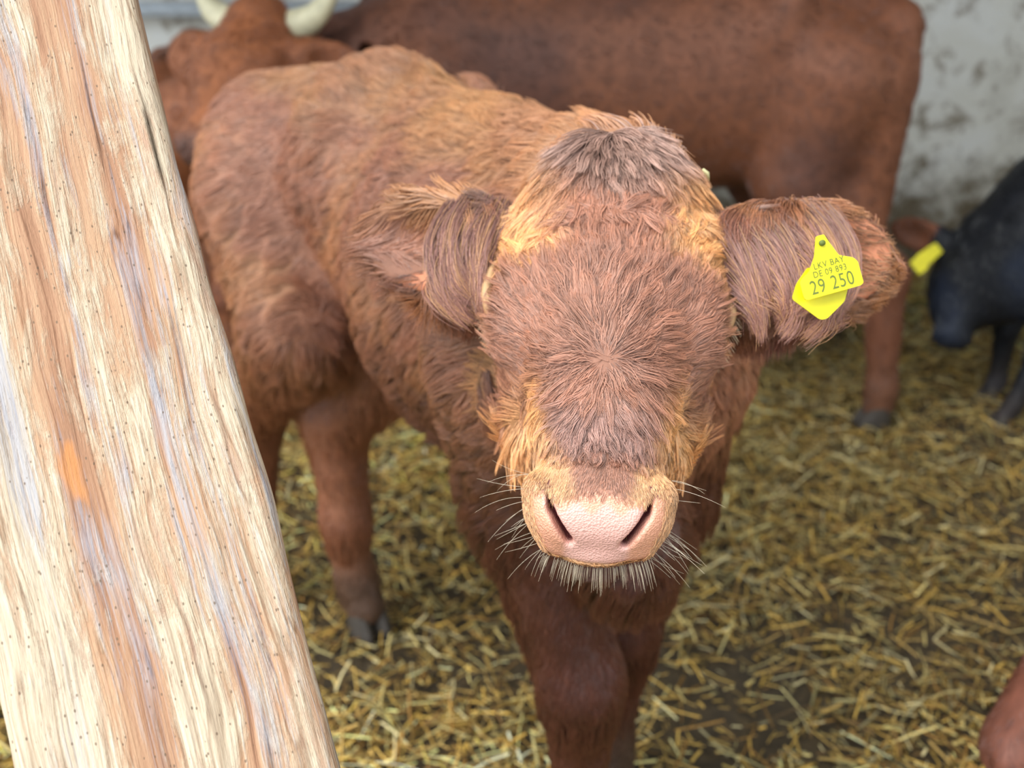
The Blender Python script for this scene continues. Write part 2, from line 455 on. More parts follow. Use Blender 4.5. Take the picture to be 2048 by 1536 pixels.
# ------------------------------------------------------------------ leaning timber post
def wood_mat():
    m, N, K, B = material('weathered pine with flaking limewash')
    tc = N.new('ShaderNodeTexCoord')
    def mapped(sx, sy, sz, src=None):
        mp = N.new('ShaderNodeMapping'); mp.inputs['Scale'].default_value = (sx, sy, sz)
        K.new(src or tc.outputs['Object'], mp.inputs['Vector']); return mp.outputs[0]
    wob = n_noise(N, 1.0, 3, 0.5); K.new(mapped(5, 5, 2.2), wob.inputs['Vector'])
    wv = N.new('ShaderNodeVectorMath'); wv.operation = 'MULTIPLY_ADD'
    wv.inputs[1].default_value = (0.05, 0.05, 0.0); K.new(wob.outputs['Color'], wv.inputs[0]); K.new(tc.outputs['Object'], wv.inputs[2])
    W = wv.outputs[0]
    band = n_noise(N, 1.0, 3, 0.55); K.new(mapped(26, 26, 0.75, W), band.inputs['Vector'])
    fine = n_noise(N, 1.0, 5, 0.7); K.new(mapped(150, 150, 4.5, W), fine.inputs['Vector'])
    hair = n_noise(N, 1.0, 3, 0.7); K.new(mapped(420, 420, 14, W), hair.inputs['Vector'])
    flake = n_noise(N, 1.0, 7, 0.72, 0.4); K.new(mapped(34, 34, 9, W), flake.inputs['Vector'])
    grain = n_noise(N, 1.0, 2, 0.5); K.new(mapped(900, 900, 240), grain.inputs['Vector'])
    bare = n_ramp(N, [(0.25, lin4((122, 86, 64))), (0.40, lin4((160, 118, 90))), (0.5, lin4((186, 148, 116))), (0.6, lin4((176, 142, 122))), (0.75, lin4((204, 174, 136)))])
    mixf = N.new('ShaderNodeMath'); mixf.operation = 'MULTIPLY_ADD'; mixf.inputs[1].default_value = 0.45
    K.new(fine.outputs['Fac'], mixf.inputs[0])
    b5 = N.new('ShaderNodeMath'); b5.operation = 'MULTIPLY'; b5.inputs[1].default_value = 0.55; K.new(band.outputs['Fac'], b5.inputs[0])
    K.new(b5.outputs[0], mixf.inputs[2]); K.new(mixf.outputs[0], bare.inputs[0])
    # pale limewash left in bands
    cm = N.new('ShaderNodeMath'); cm.operation = 'MULTIPLY_ADD'; cm.inputs[1].default_value = 0.55
    K.new(flake.outputs['Fac'], cm.inputs[0])
    b6 = N.new('ShaderNodeMath'); b6.operation = 'MULTIPLY_ADD'; b6.inputs[1].default_value = 0.40; K.new(band.outputs['Fac'], b6.inputs[0])
    b7 = N.new('ShaderNodeMath'); b7.operation = 'MULTIPLY'; b7.inputs[1].default_value = 0.16; K.new(hair.outputs['Fac'], b7.inputs[0])
    K.new(b7.outputs[0], b6.inputs[2]); K.new(b6.outputs[0], cm.inputs[2])
    cr = n_ramp(N, [(0.50, (0, 0, 0)), (0.60, (0.9, 0.9, 0.9))]); K.new(cm.outputs[0], cr.inputs[0])
    cc = n_ramp(N, [(0.3, lin4((162, 146, 126))), (0.5, lin4((198, 180, 154))), (0.7, lin4((214, 200, 176)))]); K.new(hair.outputs['Fac'], cc.inputs[0])
    m1 = N.new('ShaderNodeMix'); m1.data_type = 'RGBA'; K.new(cr.outputs[0], m1.inputs[0]); K.new(bare.outputs[0], m1.inputs[6]); K.new(cc.outputs[0], m1.inputs[7])
    # blue-grey weathered streaks
    gz = n_noise(N, 1.0, 4, 0.6, 0.3); K.new(mapped(22, 22, 1.6, W), gz.inputs['Vector'])
    gs = N.new('ShaderNodeMath'); gs.operation = 'MULTIPLY_ADD'; gs.inputs[1].default_value = 0.28; K.new(hair.outputs['Fac'], gs.inputs[0])
    g2 = N.new('ShaderNodeMath'); g2.operation = 'MULTIPLY'; g2.inputs[1].default_value = 0.8; K.new(gz.outputs['Fac'], g2.inputs[0]); K.new(g2.outputs[0], gs.inputs[2])
    gr = n_ramp(N, [(0.53, (0, 0, 0)), (0.62, (0.85, 0.85, 0.85))]); K.new(gs.outputs[0], gr.inputs[0])
    gc = n_ramp(N, [(0.3, lin4((122, 122, 136))), (0.65, lin4((184, 180, 180)))]); K.new(fine.outputs['Fac'], gc.inputs[0])
    m2 = N.new('ShaderNodeMix'); m2.data_type = 'RGBA'; K.new(gr.outputs[0], m2.inputs[0]); K.new(m1.outputs[2], m2.inputs[6]); K.new(gc.outputs[0], m2.inputs[7])
    # orange resin stains and dark specks
    oz = n_noise(N, 1.0, 3, 0.5); K.new(mapped(16, 16, 7), oz.inputs['Vector'])
    orr = n_ramp(N, [(0.69, (0, 0, 0)), (0.73, (0.7, 0.7, 0.7))]); K.new(oz.outputs['Fac'], orr.inputs[0])
    m3 = N.new('ShaderNodeMix'); m3.data_type = 'RGBA'; K.new(orr.outputs[0], m3.inputs[0]); K.new(m2.outputs[2], m3.inputs[6]); m3.inputs[7].default_value = lin4((200, 132, 74))
    vo = N.new('ShaderNodeTexVoronoi'); vo.inputs['Scale'].default_value = 1; K.new(mapped(160, 160, 100), vo.inputs['Vector'])
    sg = n_noise(N, 9, 2); K.new(tc.outputs['Object'], sg.inputs['Vector'])
    sp = n_ramp(N, [(0.09, (0.8, 0.8, 0.8)), (0.15, (0, 0, 0))]); K.new(vo.outputs['Distance'], sp.inputs[0])
    m4 = N.new('ShaderNodeMix'); m4.data_type = 'RGBA'; K.new(sp.outputs[0], m4.inputs[0]); K.new(m3.outputs[2], m4.inputs[6]); m4.inputs[7].default_value = lin4((112, 92, 74))
    ck = n_ramp(N, [(0.30, (0.35, 0.3, 0.27)), (0.42, (1, 1, 1))]); K.new(fine.outputs['Fac'], ck.inputs[0])
    m5 = N.new('ShaderNodeMix'); m5.data_type = 'RGBA'; m5.blend_type = 'MULTIPLY'; m5.inputs[0].default_value = 0.8; K.new(m4.outputs[2], m5.inputs[6]); K.new(ck.outputs[0], m5.inputs[7])
    # thin growth-ring lines
    rg = n_noise(N, 1.0, 1, 0.4); K.new(mapped(58, 58, 0.55, W), rg.inputs['Vector'])
    rr = n_ramp(N, [(0.40, (1, 1, 1)), (0.415, (0.50, 0.42, 0.36)), (0.43, (1, 1, 1)), (0.50, (1, 1, 1)), (0.512, (0.62, 0.52, 0.44)), (0.53, (1, 1, 1)), (0.60, (1, 1, 1)), (0.612, (0.5, 0.42, 0.36)), (0.63, (1, 1, 1))])
    K.new(rg.outputs['Fac'], rr.inputs[0])
    m6 = N.new('ShaderNodeMix'); m6.data_type = 'RGBA'; m6.blend_type = 'MULTIPLY'; m6.inputs[0].default_value = 0.75; K.new(m5.outputs[2], m6.inputs[6]); K.new(rr.outputs[0], m6.inputs[7])
    K.new(m6.outputs[2], B.inputs['Base Color'])
    B.inputs['Roughness'].default_value = 0.7; B.inputs['Specular IOR Level'].default_value = 0.25
    h1 = N.new('ShaderNodeMath'); h1.operation = 'ADD'; K.new(cr.outputs[0], h1.inputs[0]); K.new(fine.outputs['Fac'], h1.inputs[1])
    h2 = N.new('ShaderNodeMath'); h2.operation = 'MULTIPLY_ADD'; h2.inputs[1].default_value = 0.5; K.new(hair.outputs['Fac'], h2.inputs[0]); K.new(h1.outputs[0], h2.inputs[2])
    h3 = N.new('ShaderNodeMath'); h3.operation = 'MULTIPLY_ADD'; h3.inputs[1].default_value = 0.35; K.new(grain.outputs['Fac'], h3.inputs[0]); K.new(h2.outputs[0], h3.inputs[2])
    bp = N.new('ShaderNodeBump'); bp.inputs['Strength'].default_value = 0.75; bp.inputs['Distance'].default_value = 0.0016
    K.new(h3.outputs[0], bp.inputs['Height']); K.new(bp.outputs[0], B.inputs['Normal'])
    return m
def timber():
    p0 = at(362, 1536, 0.72); p1 = at(-4, 0, 0.82)
    Z = nrm(p1 - p0)
    cdir = nrm(np.array([0, 0, CAM_H]) - 0.5 * (p0 + p1))
    Y = nrm(cdir - Z * (cdir @ Z)); X = np.cross(Y, Z)
    ang = math.radians(6)
    X, Y = X * math.cos(ang) - Y * math.sin(ang), X * math.sin(ang) + Y * math.cos(ang)
    t0 = p0[2] / Z[2]; base = p0 - Z * t0
    Lh = (2.30 - base[2]) / Z[2]
    hw, th, rd = 0.1095, 0.14, 0.012
    prof = []
    for (cx, cy, a0) in ((hw - rd, -rd, 0), (-hw + rd, -rd, 90), (-hw + rd, -th + rd, 180), (hw - rd, -th + rd, 270)):
        for k in range(5):
            a = math.radians(a0 + 22.5 * k); prof.append((cx + rd * math.cos(a), cy + rd * math.sin(a)))
    # more points across the front face for the worn grain
    full = []
    for i, p in enumerate(prof):
        q = prof[(i + 1) % len(prof)]
        d = math.hypot(q[0] - p[0], q[1] - p[1]); k = max(1, int(d / 0.004))
        for j in range(k): full.append((p[0] + (q[0] - p[0]) * j / k, p[1] + (q[1] - p[1]) * j / k))
    prof = np.array(full); m = len(prof); n = 300
    zs = np.linspace(-0.12, Lh + 0.12, n)
    PX = np.tile(prof[:, 0], (n, 1)); PY = np.tile(prof[:, 1], (n, 1)); PZ = np.tile(zs[:, None], (1, m))
    q = np.stack([PX.ravel() * 60, PY.ravel() * 60, PZ.ravel() * 2.0], 1)
    dsp = 0.0024 * (noise(q, 1.0, 1) - 0.5) + 0.0016 * (noise(q, 3.2, 2) - 0.5)
    edge = np.stack([PX.ravel() * 0 + np.sign(PX.ravel()), PY.ravel() * 0, PZ.ravel()], 1)
    ed = (np.abs(PX.ravel()) > hw - 0.02) * (0.010 * (noise(edge, 4.0, 4) - 0.5) + 0.004 * (noise(edge, 17.0, 6) - 0.5))
    c = np.stack([PX.ravel(), PY.ravel() + th / 2], 1); cn = c / np.maximum(np.linalg.norm(c, axis=1, keepdims=True), 1e-6)
    X2 = PX.ravel() + cn[:, 0] * dsp + np.sign(PX.ravel()) * ed; Y2 = PY.ravel() + cn[:, 1] * dsp
    V = np.stack([X2, Y2, PZ.ravel()], 1)
    a = np.arange(n * m).reshape(n, m); b = np.roll(a, -1, 1)
    F = np.stack([a[:-1], b[:-1], b[1:], a[1:]], -1).reshape(-1, 4)
    me = mesh_np('timber_post', V, F)
    o = link('timber_post', me, None, wood_mat())
    o.matrix_world = Matrix(((X[0], Y[0], Z[0], base[0]), (X[1], Y[1], Z[1], base[1]), (X[2], Y[2], Z[2], base[2]), (0, 0, 0, 1)))
    tag(o, 'leaning weathered pale timber post with flaking limewash in front of the calf', 'post')
    return o
timber()

# ------------------------------------------------------------------ straw litter
def straw_mesh(name, n, region, zlift, length, width, seed, keep=None):
    r = np.random.default_rng(seed)
    x = r.uniform(region[0], region[1], n); y = r.uniform(region[2], region[3], n)
    p = np.stack([x, y, 0 * x], 1)
    dens = 0.35 + 0.9 * noise(p, 2.2, 11) * noise(p, 0.9, 12) * 1.6
    patch = np.exp(-(((x - 0.42) / 0.16) ** 2 + ((y - 1.42) / 0.13) ** 2))          # trodden bare patch
    dens = 1.0 * dens * (1 - 0.85 * patch) * (0.75 + 0.5 * (y < 1.5))
    k = r.random(n) < dens
    x, y, p = x[k], y[k], p[k]; n = len(x)
    L = length * (0.25 + 1.25 * r.random(n) ** 2.2); W = width * (0.5 + 1.0 * r.random(n))
    a = r.random(n) * 6.283; tilt = np.abs(r.normal(0, 0.22, n)) * np.sign(r.normal(size=n))
    d = np.stack([np.cos(a) * np.cos(tilt), np.sin(a) * np.cos(tilt), np.sin(tilt)], 1)
    c = np.stack([x, y, ground_h(x, y) + zlift * r.random(n) ** 0.8 + np.abs(np.sin(tilt)) * L * 0.4 + 0.002], 1)
    up = nrm(np.stack([r.normal(0, 0.35, n), r.normal(0, 0.35, n), np.ones(n)], 1))
    s = nrm(np.cross(d, up)); t = np.cross(s, d)
    bend = r.normal(0, 0.16, n) * L
    sb = r.normal(0, 0.10, n) * L
    V = np.empty((n, 9, 3))
    for i, q in enumerate((-0.5, 0.0, 0.5)):
        ctr = c + d * (q * L)[:, None] + (t * bend[:, None] + s * sb[:, None]) * (0.25 - q * q)
        for j, (e, f) in enumerate(((-0.5, 0.0), (0.5, 0.0), (0.0, 0.42))):
            V[:, i * 3 + j] = ctr + s * (W * e)[:, None] + t * (W * f)[:, None]
    base = np.arange(n)[:, None, None] * 9
    f = []
    for i in (0, 3):
        for j in range(3):
            f.append((i + j, i + (j + 1) % 3, i + 3 + (j + 1) % 3, i + 3 + j))
    F = (np.array(f)[None] + base).reshape(-1, 4)
    me = mesh_np(name, V.reshape(-1, 3), F)
    pal = lin(np.array([(196, 160, 78), (180, 148, 82), (214, 192, 124), (226, 210, 156), (150, 112, 54), (120, 92, 50), (208, 168, 84), (188, 174, 116)]))
    pk = r.choice(8, n, p=[.22, .18, .15, .10, .13, .08, .07, .07])
    C = pal[pk] * (0.50 + 1.45 * r.random((n, 1)) ** 1.3)
    dirt = noise(p, 1.6, 14)[:, None]
    C = np.minimum(C * (0.65 + 0.6 * sst(0.25, 0.65, dirt)), 0.9)
    set_color(me, np.repeat(C, 9, 0))
    return me
def straw_mat():
    m, N, K, B = material('dry chopped straw')
    a = N.new('ShaderNodeAttribute'); a.attribute_name = 'tint'
    nz = n_noise(N, 90, 3); tc = N.new('ShaderNodeTexCoord'); K.new(tc.outputs['Object'], nz.inputs['Vector'])
    r = n_ramp(N, [(0.3, (0.75, 0.75, 0.75)), (0.7, (1.1, 1.1, 1.1))]); K.new(nz.outputs['Fac'], r.inputs[0])
    mx = N.new('ShaderNodeMix'); mx.data_type = 'RGBA'; mx.blend_type = 'MULTIPLY'; mx.inputs[0].default_value = 1
    K.new(a.outputs['Color'], mx.inputs[6]); K.new(r.outputs[0], mx.inputs[7]); K.new(mx.outputs[2], B.inputs['Base Color'])
    B.inputs['Roughness'].default_value = 0.5; B.inputs['Specular IOR Level'].default_value = 0.4
    return m
so = link('straw_bedding', straw_mesh('straw_bedding', 285000, (-3.0, 2.9, -0.5, 4.15), 0.04, 0.062, 0.0040, 21), None, straw_mat())
tag(so, 'golden chopped straw bedding strewn over the dark barn floor', 'straw', kind='stuff')
# ------------------------------------------------------------------ animals
UP = np.array([0, 0, 1.0])
class Frame:
    """head frame: u to the animal's left, v from poll to nose, w out of the forehead"""
    def __init__(s, O, v, u, scale=1.0):
        s.O = np.asarray(O, float); s.v = nrm(v); u = np.asarray(u, float)
        s.u = nrm(u - s.v * (u @ s.v)); s.w = np.cross(s.v, s.u); s.s = scale
    def __call__(s, a, b, c): return s.O + s.s * (a * s.u + b * s.v + c * s.w)
    def dir(s, a, b, c): return a * s.u + b * s.v + c * s.w
    def local(s, P):
        d = P - s.O; return np.stack([d @ s.u, d @ s.v, d @ s.w], -1) / s.s
    def R(s): return np.stack([s.u, s.v, s.w])

def ear_axes(H, sg, droop=0.10, back=0.25, open_=(0.55, 0.8)):
    e1 = nrm(H.dir(sg * 1.0, droop, -back))
    f = H.dir(0, open_[0], open_[1]); e3 = nrm(f - e1 * (f @ e1)); e2 = np.cross(e3, e1)
    return e1, e2, e3
def head(fd, H, ears=True, ear_kw={}, open_nostril=True, ear_len=(1.0, 1.0)):
    s = H.s
    fd.ell(H(0, -0.045, -0.078), np.array((.100, .130, .078)) * s, H.R(), 0.03 * s)
    fd.ell(H(0, -0.160, -0.084), np.array((.080, .070, .080)) * s, H.R(), 0.03 * s)
    for g in (-1, 1):
        fd.ell(H(g * .078, -.008, -.070), np.array((.030, .062, .042)) * s, H.R(), 0.02 * s)      # orbit
        fd.cone(H(g * .048, .01, -.145), H(g * .036, .115, -.115), .056 * s, .038 * s, 0.025 * s)   # cheek
    fd.cone(H(0, .01, -.074), H(0, .160, -.062), .077 * s, .052 * s, 0.03 * s)                 # nose bridge
    fd.cone(H(0, -.02, -.17), H(0, .165, -.130), .075 * s, .040 * s, 0.04 * s)                # jaw
    m = nrm(H.v + H.w); t = nrm(H.v - H.w); Rm = np.stack([H.u, m, t]); M = H(0, .192, -.058)
    pl = lambda a, d, b: M + s * (a * H.u + d * m + b * t)       # across, out of and down the nose plate
    fd.cone(pl(-.024, 0, 0), pl(.024, 0, 0), .039 * s, .039 * s, 0.016 * s, flat=(t, 1.04))
    fd.ell(pl(0, -.006, .033), np.array((.040, .034, .018)) * s, Rm, 0.012 * s)                 # lower lip and chin
    for g in (-1, 1):
        fd.cone(pl(g * .047, .006, -.016), pl(g * .036, .010, .024), .0165 * s, .0145 * s, 0.007 * s)   # nostril wing
        if open_nostril:
            fd.cone(pl(g * .0445, .034, -.026), pl(g * .0385, .034, -.008), .0014 * s, .0030 * s, 0.0025 * s, flat=(m, .14), sub=True)
            fd.cone(pl(g * .0385, .034, -.008), pl(g * .0225, .036, .018), .0030 * s, .0040 * s, 0.0025 * s, flat=(m, .16), sub=True)
        fd.ell(H(g * .104, -.008, -.078), np.array((.016, .022, .017)) * s, H.R(), 0.008 * s, sub=True)  # eye socket
    if ears:
        for g in (-1, 1):
            e1, e2, e3 = ear_axes(H, g, **ear_kw); R = np.stack([e1, e2, e3])
            k = ear_len[(g + 1) // 2] * s; b = H(g * .092, -.085, -.085); c = b + e1 * .105 * k
            fd.cone(b - e1 * .02 * s, b + e1 * .05 * k, .034 * s, .038 * s, 0.02 * s, flat=(e2, .8))
            fd.ell(c, np.array((.098 * k, .058 * s, .026 * s)), R, 0.02 * s)
            fd.ell(c + e1 * .020 * k + e3 * .024 * s, np.array((.070 * k, .042 * s, .024 * s)), R, 0.010 * s, sub=True)

def leg(fd, pts, rad, k=0.03, s=1.0):
    pts = [np.asarray(p, float) for p in pts]
    for i in range(len(pts) - 1):
        fd.cone(pts[i], pts[i + 1], rad[i], rad[i + 1], k)
def hooves(parent, foot, fwd, s=1.0):
    """two-toed hoof under a fetlock"""
    fwd = nrm(np.array([fwd[0], fwd[1], 0])); sd = np.array([-fwd[1], fwd[0], 0])
    VV, FF = [], []
    for g in (-1, 1):
        rings = []
        for z, f0, f1, wd in ((-0.004, -.030, .058, .021), (0.012, -.030, .054, .021), (0.045, -.027, .034, .019), (0.075, -.022, .018, .017)):
            for k in range(10):
                t = 2 * math.pi * k / 10
                x = (f0 + f1) / 2 + (f1 - f0) / 2 * math.cos(t); y = g * .021 + wd * math.sin(t)
                rings.append(foot + s * (fwd * x + sd * y) + np.array([0, 0, z * s - foot[2]]))
        o = len(VV); VV += rings
        FF += [(o + i * 10 + k, o + i * 10 + (k + 1) % 10, o + (i + 1) * 10 + (k + 1) % 10, o + (i + 1) * 10 + k) for i in range(3) for k in range(10)]
        FF += [tuple(o + 9 - k for k in range(10)), tuple(o + 30 + k for k in range(10))]
    me = bpy.data.meshes.new('hoof'); me.from_pydata([tuple(v) for v in VV], [], FF); me.update()
    return link('hoof', me, parent, HOOF)

def eye(parent, H, g, r=.019):
    c = H(g * .094, -.008, -.077)
    V, F = [], []
    n, m = 10, 16
    for i in range(n + 1):
        for k in range(m):
            a = math.pi * i / n; b = 2 * math.pi * k / m
            V.append(c + r * H.s * np.array([math.sin(a) * math.cos(b), math.sin(a) * math.sin(b), math.cos(a)]))
    F = [(i * m + k, i * m + (k + 1) % m, (i + 1) * m + (k + 1) % m, (i + 1) * m + k) for i in range(n) for k in range(m)]
    me = bpy.data.meshes.new('eye'); me.from_pydata([tuple(v) for v in V], [], F); me.update()
    me.polygons.foreach_set('use_smooth', [True] * len(me.polygons))
    return link('eye', me, parent, EYE)

def quad(fd, T, J=None, s=1.0):
    """standing body; T maps local (x forward, y left, z up) to the world"""
    J = J or {}
    fd.cone(T(-.38, 0, .87), T(.26, 0, .86), .205 * s, .205 * s, .06 * s, flat=(UP, .80))
    fd.cone(T(.30, 0, 1.08), T(-.30, 0, 1.11), .06 * s, .06 * s, .07 * s)
    fd.cone(T(-.30, 0, 1.11), T(-.66, 0, 1.07), .06 * s, .05 * s, .07 * s)
    fd.cone(T(-.40, 0, .95), T(-.60, 0, .94), .18 * s, .15 * s, .06 * s)
    fd.ell(T(.44, 0, .66), np.array((.12, .12, .12)) * s, None, .05 * s)
    for g, nm in ((1, 'left'), (-1, 'right')):
        fd.cone(T(-.42, g * .16, 1.06), T(-.40, g * .15, 1.0), .05 * s, .06 * s, .05 * s)
        fd.cone(T(-.69, g * .09, 1.0), T(-.66, g * .10, .9), .06 * s, .08 * s, .05 * s)
        fd.cone(T(-.63, g * .12, .88), T(-.66, g * .13, .58), .11 * s, .062 * s, .04 * s)
        hl = J.get('hind_' + nm, [(-.42, .14, .64), (-.68, .13, .47), (-.63, .13, .11), (-.61, .13, .05)])
        hl = [(p[0], abs(p[1]) * g, p[2]) for p in hl]
        leg(fd, [T(-.54, g * .12, .88), T(*hl[0]), T(*hl[1]), T(*hl[2]), T(*hl[3])], np.array((.155, .095, .055, .037, .04)) * s, .035 * s)
        fl = J.get('fore_' + nm, [(.31, .15, .62), (.36, .13, .34), (.35, .13, .10), (.37, .13, .05)])
        fl = [(p[0], abs(p[1]) * g, p[2]) for p in fl]
        leg(fd, [T(.36, g * .14, .86), T(*fl[0]), T(*fl[1]), T(*fl[2]), T(*fl[3])], np.array((.125, .085, .048, .035, .038)) * s, .035 * s)
    tl = J.get('tail', [(-.70, 0, 1.06), (-.77, 0, .9), (-.77, 0, .55), (-.76, 0, .42)])
    leg(fd, [T(*p) for p in tl], np.array((.03, .024, .018, .03)) * s, .015 * s)

def grid(lo, hi, h):
    return [np.arange(lo[i], hi[i] + h, h) for i in range(3)]

def animal(name, V, Q, tint, bare, label, cat):
    me = mesh_np(name, V, Q)
    set_color(me, tint); set_float(me, bare, 'bare')
    o = link(name, me, None, HIDE)
    return tag(o, label, cat)

def coat_quick(o, V, Q, tint_fn, back, count, L, radius, seed=0):
    """short coat growing backwards and down"""
    N = vnormals(V, Q)
    P, n = sample(V, Q, N, int(count * FUR))
    ok = P[:, 2] > 0.06
    P, n = P[ok], n[ok]
    D = np.tile(np.asarray(back, float), (len(P), 1)) + np.array([0, 0, -1.0]) * (0.6 + (P[:, 2:3] < 0.6) * 1.5)
    pts = strands(P, n, D, L * (0.6 + 0.8 * rng.random(len(P))), lift=0.25, npt=4, clump=0.35, nclump=max(50, len(P) // 25))
    return hair_obj('coat', pts, radius, tint_fn(P), FURM, o)

def transform(origin, yaw, s):
    c, sn = math.cos(yaw), math.sin(yaw)
    def T(x, y, z): return np.array([origin[0] + s * (x * c - y * sn), origin[1] + s * (x * sn + y * c), s * z])
    return T

# ---------------- the calf in front
H = Frame(at(1221, 560, 0.885), at(1197, 1060, 0.775) - at(1221, 560, 0.885), (1, -0.07, 0.0), 1.0)
H.u = nrm(H.u)
EARKW = dict(droop=-0.22, back=0.20, open_=(0.55, 0.8)); EARL = (.88, 1.02)
def main_calf():
    xs = np.concatenate([np.arange(-0.86, -0.25, 0.011), np.arange(-0.25, -0.02, 0.004), np.arange(-0.02, 0.16, 0.0026), np.arange(0.16, 0.43, 0.004), np.arange(0.43, 0.56, 0.011)])
    ys = np.concatenate([np.arange(0.54, 0.74, 0.0026), np.arange(0.74, 1.02, 0.004), np.arange(1.02, 2.2, 0.011)])
    zs = np.concatenate([np.arange(-0.02, 0.74, 0.011), np.arange(0.74, 0.84, 0.004), np.arange(0.84, 1.0, 0.0026), np.arange(1.0, 1.28, 0.004), np.arange(1.28, 1.36, 0.011)])
    fd = Field(xs, ys, zs)
    A = np.array
    fd.cone(A((.10, 1.17, .87)), A((-.03, 1.40, .86)), .170, .190, .06, flat=(UP, .80))
    fd.cone(A((-.03, 1.40, .86)), A((-.17, 1.64, .90)), .190, .160, .06, flat=(UP, .82))
    fd.cone(A((.075, 1.16, 1.07)), A((-.01, 1.38, 1.035)), .07, .055, .08)
    fd.cone(A((-.01, 1.38, 1.035)), A((-.20, 1.66, 1.085)), .055, .055, .07)
    fd.cone(A((-.20, 1.66, 1.085)), A((-.47, 1.87, 1.04)), .055, .05, .07)
    fd.cone(A((-.18, 1.66, .97)), A((-.41, 1.82, .95)), .150, .135, .06)
    fd.cone(A((-.285, 1.59, 1.05)), A((-.28, 1.60, .98)), .05, .07, .06)
    fd.cone(A((-.06, 1.76, 1.05)), A((-.06, 1.76, .98)), .05, .07, .06)
    fd.cone(A((-.49, 1.82, .98)), A((-.47, 1.82, .88)), .05, .09, .06)
    leg(fd, [A((-.41, 1.77, .89)), A((-.37, 1.64, .70)), A((-.52, 1.80, .47)), A((-.55, 1.80, .12)), A((-.545, 1.78, .05))], (.155, .10, .060, .036, .04), .04)
    leg(fd, [A((-.30, 1.85, .90)), A((-.17, 1.68, .66)), A((-.345, 1.745, .47)), A((-.335, 1.715, .25)), A((-.325, 1.71, .12)), A((-.305, 1.69, .05))], (.14, .09, .062, .046, .036, .042), .04)
    leg(fd, [A((.02, 1.10, .88)), A((.025, 1.17, .66)), A((.098, 1.11, .37)), A((.102, 1.12, .11)), A((.105, 1.10, .05))], (.125, .088, .056, .036, .042), .04)
    leg(fd, [A((.215, 1.20, .84)), A((.215, 1.25, .62)), A((.175, 1.24, .36)), A((.16, 1.26, .11)), A((.16, 1.24, .05))], (.105, .075, .048, .036, .042), .04)
    fd.ell(A((.150, 1.07, .64)), A((.075, .08, .10)), None, .05)                       # brisket
    fd.cone(A((.10, 1.15, .95)), A((.10, .99, 1.02)), .155, .10, .06)                    # neck
    fd.cone(A((.12, 1.12, .84)), A((.105, 1.0, .93)), .14, .09, .06)
    leg(fd, [A((-.48, 1.89, 1.04)), A((-.55, 1.95, .95)), A((-.56, 1.98, .60)), A((-.56, 1.97, .45))], (.03, .024, .018, .03), .015)
    head(fd, H, True, EARKW, True, EARL)
    return fd.mesh(2)

